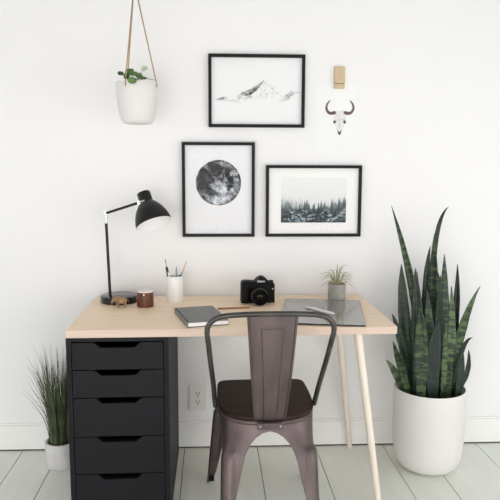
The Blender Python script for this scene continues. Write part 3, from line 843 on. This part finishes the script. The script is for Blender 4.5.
for sy in (-1, 1):
    bm = bmesh.new()
    prism(bm, [(0, 0), (.006, .002), (.0085, -.004), (.007, -.012), (.002, -.014), (-.003, -.008)], 0, .0014,
          M=Matrix.Translation((.022, sy * .0105, .040)) @ Matrix.Rotation(sy * .5, 4, 'Z') @ Matrix.Rotation(PI / 2, 4, 'X'))
    obj('ear', bm, M['carved'], el, bevel=.0005)
bm = bmesh.new(); tube(bm, [(-.026, 0, .032), (-.0295, 0, .026), (-.030, 0, .018)], [.0014, .0011, .0011], 6); obj('tail', bm, M['carved'], el)

# ------------------------------------------------------------------ wooden jar
wj = thing('wooden_jar', 'small reddish brown wooden jar with white top beside the lamp', 'jar', (0.2420, -0.2210, TOP))
bm = bmesh.new(); lathe(bm, [(0, 0), (.0335, 0), (.0345, .001), (.0345, .0605), (.034, .0615), (.029, .0615), (.029, .01), (0, .01)], 56); obj('body', bm, M['redwood'], wj, smooth=True, auto=40)
bm = bmesh.new(); lathe(bm, [(0, .04), (.0288, .04), (.0288, .0618), (.0335, .0622), (.0335, .0645), (.032, .0665), (0, .067)], 48); lid = obj('lid', bm, M['wax'], wj, smooth=True, auto=40)
bm = bmesh.new(); lathe(bm, [(0, 0), (.0035, 0), (.0035, .006), (0, .006)], 12, Matrix.Translation((-.002, -.0335, .055)) @ Matrix.Rotation(PI / 2, 4, 'X') @ Matrix.Translation((0, 0, -.003))); obj('lid_notch', bm, M['wax'], lid)

# ------------------------------------------------------------------ pen cup and its contents
CU = Vector((0.3590, -0.1230, TOP))
cup = thing('pen_cup', 'white ceramic cylinder cup on the desk, left of the grey notebook', 'cup', CU)
bm = bmesh.new(); lathe(bm, [(0, 0), (.035, 0), (.0365, .002), (.0368, .110), (.036, .1125), (.0345, .1125), (.0338, .110), (.0335, .006), (0, .005)], 56); obj('body', bm, M['cupwhite'], cup, smooth=True, auto=45)
def stick(name, label, cat, foot, tip, segs, group=None):
    """foot/tip relative to cup; segs = list of (part or None, t0, t1, r0, r1, material)"""
    f, tp = Vector(foot), Vector(tip)
    e = thing(name, label, cat, CU + f, 0, group)
    for nm, t0, t1, r0, r1, m in segs:
        bm = bmesh.new(); a = (tp - f) * t0; b = (tp - f) * t1
        tube(bm, [a, a.lerp(b, .5), b], [r0, (r0 + r1) / 2, r1], 12); obj(nm, bm, m, e, smooth=True, auto=40)
    return e
stick('paint_brush', 'black handled brush with slim reddish tip standing leftmost in white cup', 'brush', (-.010, .004, .0085), (-.039, -.004, .186),
      [('shaft', 0, .56, .003, .003, M['penwhite']), ('grip', .56, .80, .0062, .0056, M['penblack']), ('neck', .80, .93, .0016, .0014, M['pinkrub']), ('tip', .93, 1, .0026, .0010, M['pinkrub'])])
stick('pencil', 'white pencil leaning left in the white cup', 'pencil', (.008, -.014, .0085), (-.027, -.022, .134), [('barrel', 0, .92, .0033, .0033, M['penwhite']), ('point', .92, 1, .0033, .0006, M['penwhite'])])
stick('metal_pen', 'slim grey metal pen standing upright in middle of white cup', 'pen', (.006, .004, .0085), (.0085, .006, .150), [('barrel', 0, .93, .0036, .0034, M['steel']), ('cap_button', .93, 1, .002, .002, M['steel'])])
stick('paint_brush', 'thin tan wooden brush handle leaning right out of white cup', 'brush', (-.012, .002, .0085), (.052, .004, .174), [('handle', 0, .72, .0026, .003, M['steel']), ('shaft', .72, 1, .0028, .0022, M['clipwood'])])
bc = stick('marker', 'dark grey marker standing at the right inside of white cup', 'pen', (.014, -.012, .0085), (.0255, -.016, .117), [('barrel', 0, .95, .0070, .0070, M['penblack']), ('cap', .95, 1, .0070, .005, M['penblack'])])

# ------------------------------------------------------------------ camera on the desk
cm = thing('digital_camera', 'black digital camera with lens facing forward on desk centre', 'camera', (0.7175, -0.157, TOP), math.radians(3))
bm = bmesh.new()
out = [(-.0725, .004), (-.070, 0), (.070, 0), (.0725, .004), (.0725, .078), (.068, .087), (.050, .092), (.030, .094), (-.020, .094), (-.036, .0955), (-.060, .0965), (-.068, .093), (-.0725, .084)]
prism(bm, out, -.024, .024, M=R)
obj('body', bm, M['plast'], cm, bevel=.003, seg=3)
bm = bmesh.new(); prism(bm, [(-.0715, .006), (-.042, .004), (-.038, .03), (-.040, .084), (-.046, .0915), (-.066, .0905), (-.0715, .082)], -.042, -.020, M=R); obj('hand_grip', bm, M['rubber'], cm, bevel=.006, seg=3)
bm = bmesh.new()
hump = [(-.016, .088), (.048, .088), (.042, .099), (.033, .107), (.026, .110), (.006, .110), (-.001, .107), (-.010, .098)]
prism(bm, hump, -.032, .026, M=R); hm = obj('viewfinder_hump', bm, M['plast'], cm, bevel=.003, seg=3)
bm = bmesh.new(); box(bm, .007, .025, -.012, .020, .110, .1135); obj('hot_shoe', bm, M['rubber'], hm, bevel=.0008)
bm = bmesh.new(); lathe(bm, [(0, 0), (.010, 0), (.0105, .001), (.0105, .006), (.009, .007), (0, .007)], 24, Matrix.Translation((.059, .004, .087))); obj('mode_dial', bm, M['rubber'], cm, smooth=True, auto=40)
bm = bmesh.new(); lathe(bm, [(0, 0), (.006, 0), (.0055, .004), (0, .0045)], 20, Matrix.Translation((-.056, -.030, .090))); obj('shutter_button', bm, M['plast'], cm, smooth=True, auto=40)
LM = Matrix.Translation((.001, -.040, .0372)) @ Matrix.Rotation(PI / 2 , 4, 'X')
bm = bmesh.new(); lathe(bm, [(0.0, -.014), (.036, -.014), (.0370, 0), (.0370, .006), (.035, .010), (.0352, .022), (.0342, .024), (.0342, .044), (.0335, .050), (.0315, .0515), (.0295, .050), (.027, .040), (.023, .036), (0, .036)], 56, LM)
ln = obj('lens', bm, M['rubber'], cm, smooth=True, auto=30)
bm = bmesh.new(); lathe(bm, [(.0190, .0362), (.0170, .0395), (.012, .0420), (0, .0432)], 40, LM, cap0=False); obj('front_glass', bm, M['lens'], ln, smooth=True)
bm = bmesh.new(); lathe(bm, [(.0344, .0255), (.0352, .0262), (.0352, .029), (.0344, .0297)], 56, LM, cap0=False, cap1=False); obj('silver_ring', bm, mat('dull_gold_ring', (150, 140, 112), .35, metal=.8), ln, smooth=True)
bm = bmesh.new(); lathe(bm, [(0, 0), (.0028, 0), (.0028, .001), (0, .001)], 16, Matrix.Translation((.0635, -.0237, .062)) @ Matrix.Rotation(PI / 2, 4, 'X')); obj('white_badge', bm, M['penwhite'], cm)
def text_mesh(name, body, size, m, parent, loc, rot, ext=.0002):
    cu = bpy.data.curves.new(name, 'FONT'); cu.body = body; cu.size = size; cu.extrude = ext; cu.align_x = 'CENTER'; cu.align_y = 'CENTER'; cu.offset = size * .02
    tmp = bpy.data.objects.new(name, cu); C.objects.link(tmp)
    bpy.context.view_layer.update()
    me = bpy.data.meshes.new_from_object(tmp.evaluated_get(bpy.context.evaluated_depsgraph_get()))
    bpy.data.objects.remove(tmp)
    o = bpy.data.objects.new(name, me); C.objects.link(o); me.materials.clear(); me.materials.append(m)
    o.parent = parent; o.location = loc; o.rotation_euler = rot
    return o
text_mesh('lettering', 'Canon', .0125, M['penwhite'], hm, (.0115, -.0322, .0965), (PI / 2, 0, 0))

# ------------------------------------------------------------------ notebook, pencil
nb = thing('notebook', 'grey covered notebook with white pages and black spine edge on desk', 'notebook', (0.4770, -0.452, TOP), math.radians(13.6))
w2, d2 = .078, .130
bm = bmesh.new(); prism(bm, rrect(w2, d2, .004, 3), 0, .0022); obj('back_cover', bm, M['coverdk'], nb, bevel=.0006)
bm = bmesh.new(); box(bm, -w2 + .004, w2 - .003, -d2 + .003, d2 - .003, .0022, .0168); obj('pages', bm, M['pages'], nb)
bm = bmesh.new(); prism(bm, rrect(w2, d2, .004, 3), .0168, .0190); fc = obj('front_cover', bm, M['cover'], nb, bevel=.0006)
bm = bmesh.new(); box(bm, -w2 - .0006, -w2 + .004, -d2 + .002, d2 - .002, .0018, .0172); obj('spine', bm, M['cover'], nb, bevel=.001)
bm = bmesh.new(); box(bm, -w2 + .0005, -w2 + .0075, -d2 + .001, d2 - .001, .0190, .0196); obj('spine_edge_band', bm, M['coverdk'], fc, bevel=.0003)
pc = thing('pencil', 'thin brown wooden pencil lying on desk between notebook and camera', 'pencil', (0.6230, -0.287, TOP), math.radians(7.6))
bm = bmesh.new(); tube(bm, [(-.079, 0, .0036), (.055, 0, .0036)], .0036, 6); obj('barrel', bm, M['pencil'], pc)
bm = bmesh.new(); tube(bm, [(.055, 0, .0036), (.077, 0, .0010)], [.0036, .0006], 6); obj('point', bm, M['clipwood'], pc)

# ------------------------------------------------------------------ glass desk mat and pen
gm = thing('glass_desk_mat', 'glossy smoky grey glass mat with black edge on right half of desk', 'desk mat', (0.9650, -0.3670, TOP), math.radians(-10.2))
w2, d2 = .160, .2245
bm = bmesh.new(); prism(bm, rrect(w2, d2, .006, 4), .0010, .0068); obj('base_board', bm, M['coverdk'], gm, bevel=.0004)
bm = bmesh.new(); prism(bm, rrect(w2 - .0012, d2 - .0012, .006, 4), .0068, .0078); obj('glass_top', bm, M['deskglass'], gm, bevel=.0002)
for sx in (-1, 1):
    for sy in (-1, 1):
        bm = bmesh.new(); lathe(bm, [(0, 0), (.006, 0), (.006, .0012), (0, .0012)], 12, Matrix.Translation((sx * .14, sy * .2, 0)))
        obj('rubber_foot', bm, M['rubber'], gm)
pen = thing('white_pen', 'white pen lying across the smoky glass desk mat', 'pen', (0.9520, -0.391, TOP + .0080), math.atan2(-.1395, .0928))
bm = bmesh.new(); tube(bm, [(-.083, 0, .0056), (-.081, 0, .0056), (.066, 0, .0056)], [.003, .0055, .0055], 14); pb = obj('barrel', bm, M['penwhite'], pen, smooth=True, auto=40)
bm = bmesh.new(); tube(bm, [(.066, 0, .0056), (.072, 0, .0056), (.084, 0, .0056)], [.0056, .0048, .0015], 14); obj('tip', bm, M['penwhite'], pen, smooth=True, auto=40)
bm = bmesh.new(); box(bm, -.078, -.042, -.001, .001, .0108, .0128); obj('pocket_clip', bm, M['steel'], pen)

# ------------------------------------------------------------------ air plant
APX, APY = 1.0735, -.112
ap = thing('potted_air_plant', 'small spiky air plant in a round grey cement pot on desk', 'potted plant', (APX, APY, TOP))
bm = bmesh.new(); lathe(bm, [(0, 0), (.037, 0), (.039, .002), (.0395, .068), (.0385, .070), (.034, .070), (.033, .060), (0, .055)], 48); obj('pot', bm, M['cement'], ap, smooth=True, auto=40)
tips = [(-.076, .113), (-.073, .082), (-.075, .050), (-.036, .122), (.004, .153), (.049, .148), (.058, .117), (.082, .049), (.077, .085), (-.035, .068), (.001, .075), (-.055, .10), (.03, .135), (-.015, .13), (.065, .10), (-.06, .06), (.06, .065), (-.078, .098), (-.045, .088), (.05, .092), (.02, .118), (-.028, .108), (.078, .068)]
ra = random.Random(5)
for i, (tx, tz) in enumerate(tips):
    ty = ra.uniform(-.06, .03) if i not in (9, 10) else -.05
    b = Vector((tx * .08, ty * .1, .060)); tp = Vector((tx, ty, tz))
    hor = Vector((tx, ty, 0)); reach = hor.length
    mid = Vector((tx * .46, ty * .46, .066 + (tz - .06) * .62 + .020))
    pts = catmull([b, mid, tp], 7); n = len(pts)
    bm = bmesh.new(); tube(bm, pts, [.0026 * (1 - (k / (n - 1)) ** 1.2) + .0005 for k in range(n)], 6)
    obj('leaf', bm, M['air'], ap, smooth=True)

# ------------------------------------------------------------------ chair
ch = thing('metal_chair', 'gunmetal metal chair with dark wooden seat, its back to the viewer', 'chair', (0.7150, -0.600, 0), math.radians(0.5))
SZ = .462
half = [(0, .215), (.08, .215), (.137, .212), (.162, .200), (.172, .172), (.175, .08), (.174, 0), (.170, -.06), (.156, -.110), (.128, -.146), (.085, -.171), (.04, -.181), (0, -.184)]
hs = catmull([(a, b, 0) for a, b in half], 5)
right = [(p.x, p.y) for p in hs]; outline = right + [(-x, y) for x, y in right[-2:0:-1]]
bm = bmesh.new(); prism(bm, outline[::-1], SZ - .018, SZ); obj('seat', bm, M['seatwood'], ch, bevel=.006, seg=3)
# rim under the seat
bm = bmesh.new(); prism(bm, [(x * .985, y * .985) for x, y in outline[::-1]], SZ - .03, SZ - .0185); obj('seat_pan', bm, M['sheet'], ch, bevel=.002)

def resample(poly, n_arc):
    P = [Vector((a, b, 0)) for a, b in poly]; L = [0]
    for a, b in zip(P, P[1:]): L.append(L[-1] + (b - a).length)
    return P, L
def at_arc(P, L, s):
    s = max(0, min(L[-1], s))
    for i in range(len(P) - 1):
        if s <= L[i + 1] + 1e-9:
            t = (s - L[i]) / max(1e-9, L[i + 1] - L[i]); return P[i].lerp(P[i + 1], t)
    return P[-1].copy()
def quarter_rr(hx, hy, r):
    pts = [(0, hy), (hx - r, hy)]
    for k in range(1, 9):
        a = PI / 2 * (1 - k / 8); pts.append((hx - r + r * math.cos(a), hy - r + r * math.sin(a)))
    pts.append((hx, 0)); return pts
def interp(tab, z):
    if z >= tab[0][0]: return tab[0][1]
    for (z0, v0), (z1, v1) in zip(tab, tab[1:]):
        if z >= z1:
            t = (z0 - z) / (z0 - z1); return v0 + (v1 - v0) * t
    return tab[-1][1]
ZA = SZ - .028
def leg_sheet(sx, rear):
    if rear:
        topq = [(x, -y) for x, y in right[::-1] if y <= 0.0001]        # from mid rear to the side
        hx, hy = .158, .190
        tabA = [(ZA, 0), (.412, 0.0), (.405, .028), (.39, .052), (.37, .070), (.34, .083), (.30, .092), (.25, .102), (.19, .115), (.10, .130), (0, .143)]
        splay = .095
    else:
        topq = [(x, y) for x, y in right if y >= -0.0001]
        hx, hy = .176, .196
        tabA = [(ZA, 0), (.412, 0.0), (.405, .03), (.39, .06), (.37, .082), (.34, .10), (.30, .112), (.20, .126), (0, .150)]
        splay = .104
    tabB = [(ZA, 0), (.40, 0.0), (.39, .03), (.37, .065), (.34, .090), (.30, .105), (.2, .122), (0, .158)]
    PT, LT = resample(topq, 0); PB, LB = resample(quarter_rr(hx, hy, .03), 0)
    zs = [ZA, .428, .42, .412, .408, .405, .40, .395, .39, .38, .37, .36, .355, .35, .345, .34, .33, .32, .31, .30, .28, .25, .22, .19, .16, .13, .1, .07, .04, .015, 0.0]
    nc = 44; bm = bmesh.new(); rows = []
    arc_corner = hx - .03 + .03 * PI / 4
    for z in zs:
        a = interp(tabA, z); b = LB[-1] - interp(tabB, z); bl = min(1, (ZA - z) / .13); bl = bl * bl * (3 - 2 * bl)
        row = []
        for k in range(nc + 1):
            u = k / nc; s = a + (b - a) * u
            pb = at_arc(PB, LB, s); pt = at_arc(PT, LT, s / LB[-1] * LT[-1])
            p = pt * .985 * (1 - bl) + pb * bl
            # raised channel along the outer leg
            dc = abs(s - arc_corner)
            lim = .030
            e = 0.0
            if z < .357: e = min(1, max(0, (lim - dc) / .003)) * min(1, (.357 - z) / .014) * .0055
            nrm = Vector((p.x, p.y, 0)).normalized()
            # outward normal of the rounded rectangle
            if s < hx - .03: nrm = Vector((0, 1, 0))
            elif s > LB[-1] - (hy - .03): nrm = Vector((1, 0, 0))
            p = p + nrm * e
            k_ = ZA - z
            p.y += splay * (k_ / ZA) ** 1.15; p.x += (.010 if rear else .034) * k_ / ZA
            # feet draw in to a narrow tip
            y = -p.y if rear else p.y
            row.append(bm.verts.new((sx * p.x, y, z)))
        rows.append(row)
    for r0, r1 in zip(rows, rows[1:]):
        for k in range(nc): bm.faces.new((r0[k], r0[k + 1], r1[k + 1], r1[k]))
    o = obj('leg', bm, M['sheet'], ch, smooth=True, auto=60, solid=.0016)
    return o
for sx in (-1, 1):
    for rear in (True, False):
        lg = leg_sheet(sx, rear)
        bm = bmesh.new()
        yy = (.190 if rear else .196) + (.095 if rear else .104); xx = (.158 if rear else .176) + (.010 if rear else .034)
        box(bm, sx * xx - sx * .024, sx * xx - sx * .001, (-1 if rear else 1) * (yy - .026), (-1 if rear else 1) * (yy - .001), .0002, .014)
        obj('foot_cap', bm, M['rubber'], lg, bevel=.002)
# back tube
pts = [(-.1795, -.045, .452), (-.1825, -.068, .49), (-.1870, -.110, .555), (-.1965, -.170, .65), (-.2040, -.220, .735), (-.2080, -.238, .775), (-.2020, -.248, .803), (-.1810, -.256, .824), (-.150, -.260, .834), (-.09, -.262, .8385), (0, -.263, .840)]
pts = [(x - 0.0, y, z) for x, y, z in pts]
full = pts + [(-x, y, z) for x, y, z in pts[-2::-1]]
bm = bmesh.new(); tube(bm, catmull(full, 6), .0090, 14); obj('back_tube', bm, M['tube'], ch, smooth=True).location.x = -0.004
# splat: shallow curved sheet with folded edges and an embossed panel
bm = bmesh.new(); rows = []
nr, ncx = 110, 90
def emb(u, v):   # u -1..1 across, v 0 (bottom)..1 (top)
    lim = .48 - .10 * (1 - v)
    e = max(0, min(1, (lim - abs(u)) / .04)) * max(0, min(1, (.885 - v) / .01))
    g = math.exp(-((abs(u) - lim) / .028) ** 2) * (1 if v < .885 else 0)
    if abs(u) < lim: g = max(g, math.exp(-((v - .885) / .006) ** 2))
    return e * .0012 - g * .0020
for i in range(nr + 1):
    v = i / nr
    z = .452 + (.832 - .452) * v
    hwid = .0525 + (.0815 - .0525) * v ** 0.85
    y = -.186 - .0725 * v ** 0.9 - .006 * math.sin(PI * v)
    row = []
    for k in range(ncx + 1):
        u = -1 + 2 * k / ncx
        yy = y + .006 * u * u - emb(u, v) - (.004 if abs(u) > .955 else 0)
        row.append(bm.verts.new((u * hwid, yy, z)))
    rows.append(row)
for a, b in zip(rows, rows[1:]):
    for k in range(ncx): bm.faces.new((a[k], a[k + 1], b[k + 1], b[k]))
spl = obj('splat', bm, M['sheet'], ch, smooth=True, auto=35, solid=.0018)
for sx in (-1, 1):
    bm = bmesh.new(); q = []
    for i in range(13):
        v = i / 12; q.append((sx * (.0525 + .029 * v ** .85), -.186 - .0725 * v ** .9 - .006 * math.sin(PI * v) + .003, .452 + .38 * v))
    tube(bm, q, .0022, 8); obj('edge_fold', bm, M['tube'], spl, smooth=True)
bm = bmesh.new(); prism(bm, rrect(.045, .011, .002, 3, 0, .436), .1965, .2035, M=Matrix(((1, 0, 0, 0), (0, 0, -1, 0), (0, 1, 0, 0), (0, 0, 0, 1))))
br = obj('bracket', bm, M['sheet'], ch, bevel=.001)
for sx in (-1, 1):
    bm = bmesh.new(); lathe(bm, [(0, .0042), (.003, .0035), (.0045, 0)], 16, Matrix.Translation((sx * .034, -.2033, .437)) @ Matrix.Rotation(PI / 2, 4, 'X')); obj('rivet', bm, M['chrome'], br, smooth=True)

# ------------------------------------------------------------------ light
def area(name, loc, rot, sx, sy, power, col=(1, 1, 1)):
    l = bpy.data.lights.new(name, 'AREA'); l.shape = 'RECTANGLE'; l.size = sx; l.size_y = sy; l.energy = power; l.color = col
    o = bpy.data.objects.new(name, l); C.objects.link(o); o.location = loc; o.rotation_euler = rot; return o
area('window_daylight', (XR + 0.08, (WY0 + WY1) / 2, (WZ0 + WZ1) / 2), (0, PI / 2, 0), WZ1 - WZ0, WY1 - WY0, 58, (1, .99, 1))
area('window_daylight', (XL - 0.08, (LY0 + LY1) / 2, (WZ0 + WZ1) / 2), (0, -PI / 2, 0), WZ1 - WZ0, LY1 - LY0, 14, (1, .99, 1))
for (a, b), pw in zip(RW, (88, 44)):
    area('window_daylight', ((a + b) / 2, YR - 0.08, (WZ0 + WZ1) / 2), (PI / 2, 0, 0), b - a, WZ1 - WZ0, pw, (1, .99, 1))
w = bpy.data.worlds.new('daylight'); bpy.context.scene.world = w; w.use_nodes = True
w.node_tree.nodes['Background'].inputs[0].default_value = (1, 1, 1, 1); w.node_tree.nodes['Background'].inputs[1].default_value = 1.0

# ------------------------------------------------------------------ camera
cd = bpy.data.cameras.new('camera'); co = bpy.data.objects.new('camera', cd); C.objects.link(co)
cd.sensor_width = 36; cd.lens = 631.37 / 500 * 36; cd.clip_start = 0.05
Rm = Matrix((Rv, Uv, -Fv)).transposed()
co.matrix_world = Matrix.Translation((0.523, -2.8402, 1.2991)) @ Rm.to_4x4()
sc = bpy.context.scene; sc.camera = co
sc.view_settings.view_transform = 'Standard'; sc.view_settings.look = 'None'; sc.view_settings.gamma = 1
sc.view_settings.use_curve_mapping = False
sc.view_settings.exposure = -0.83
sc.cycles.use_denoising = True
sc.cycles.max_bounces = 10; sc.cycles.diffuse_bounces = 8
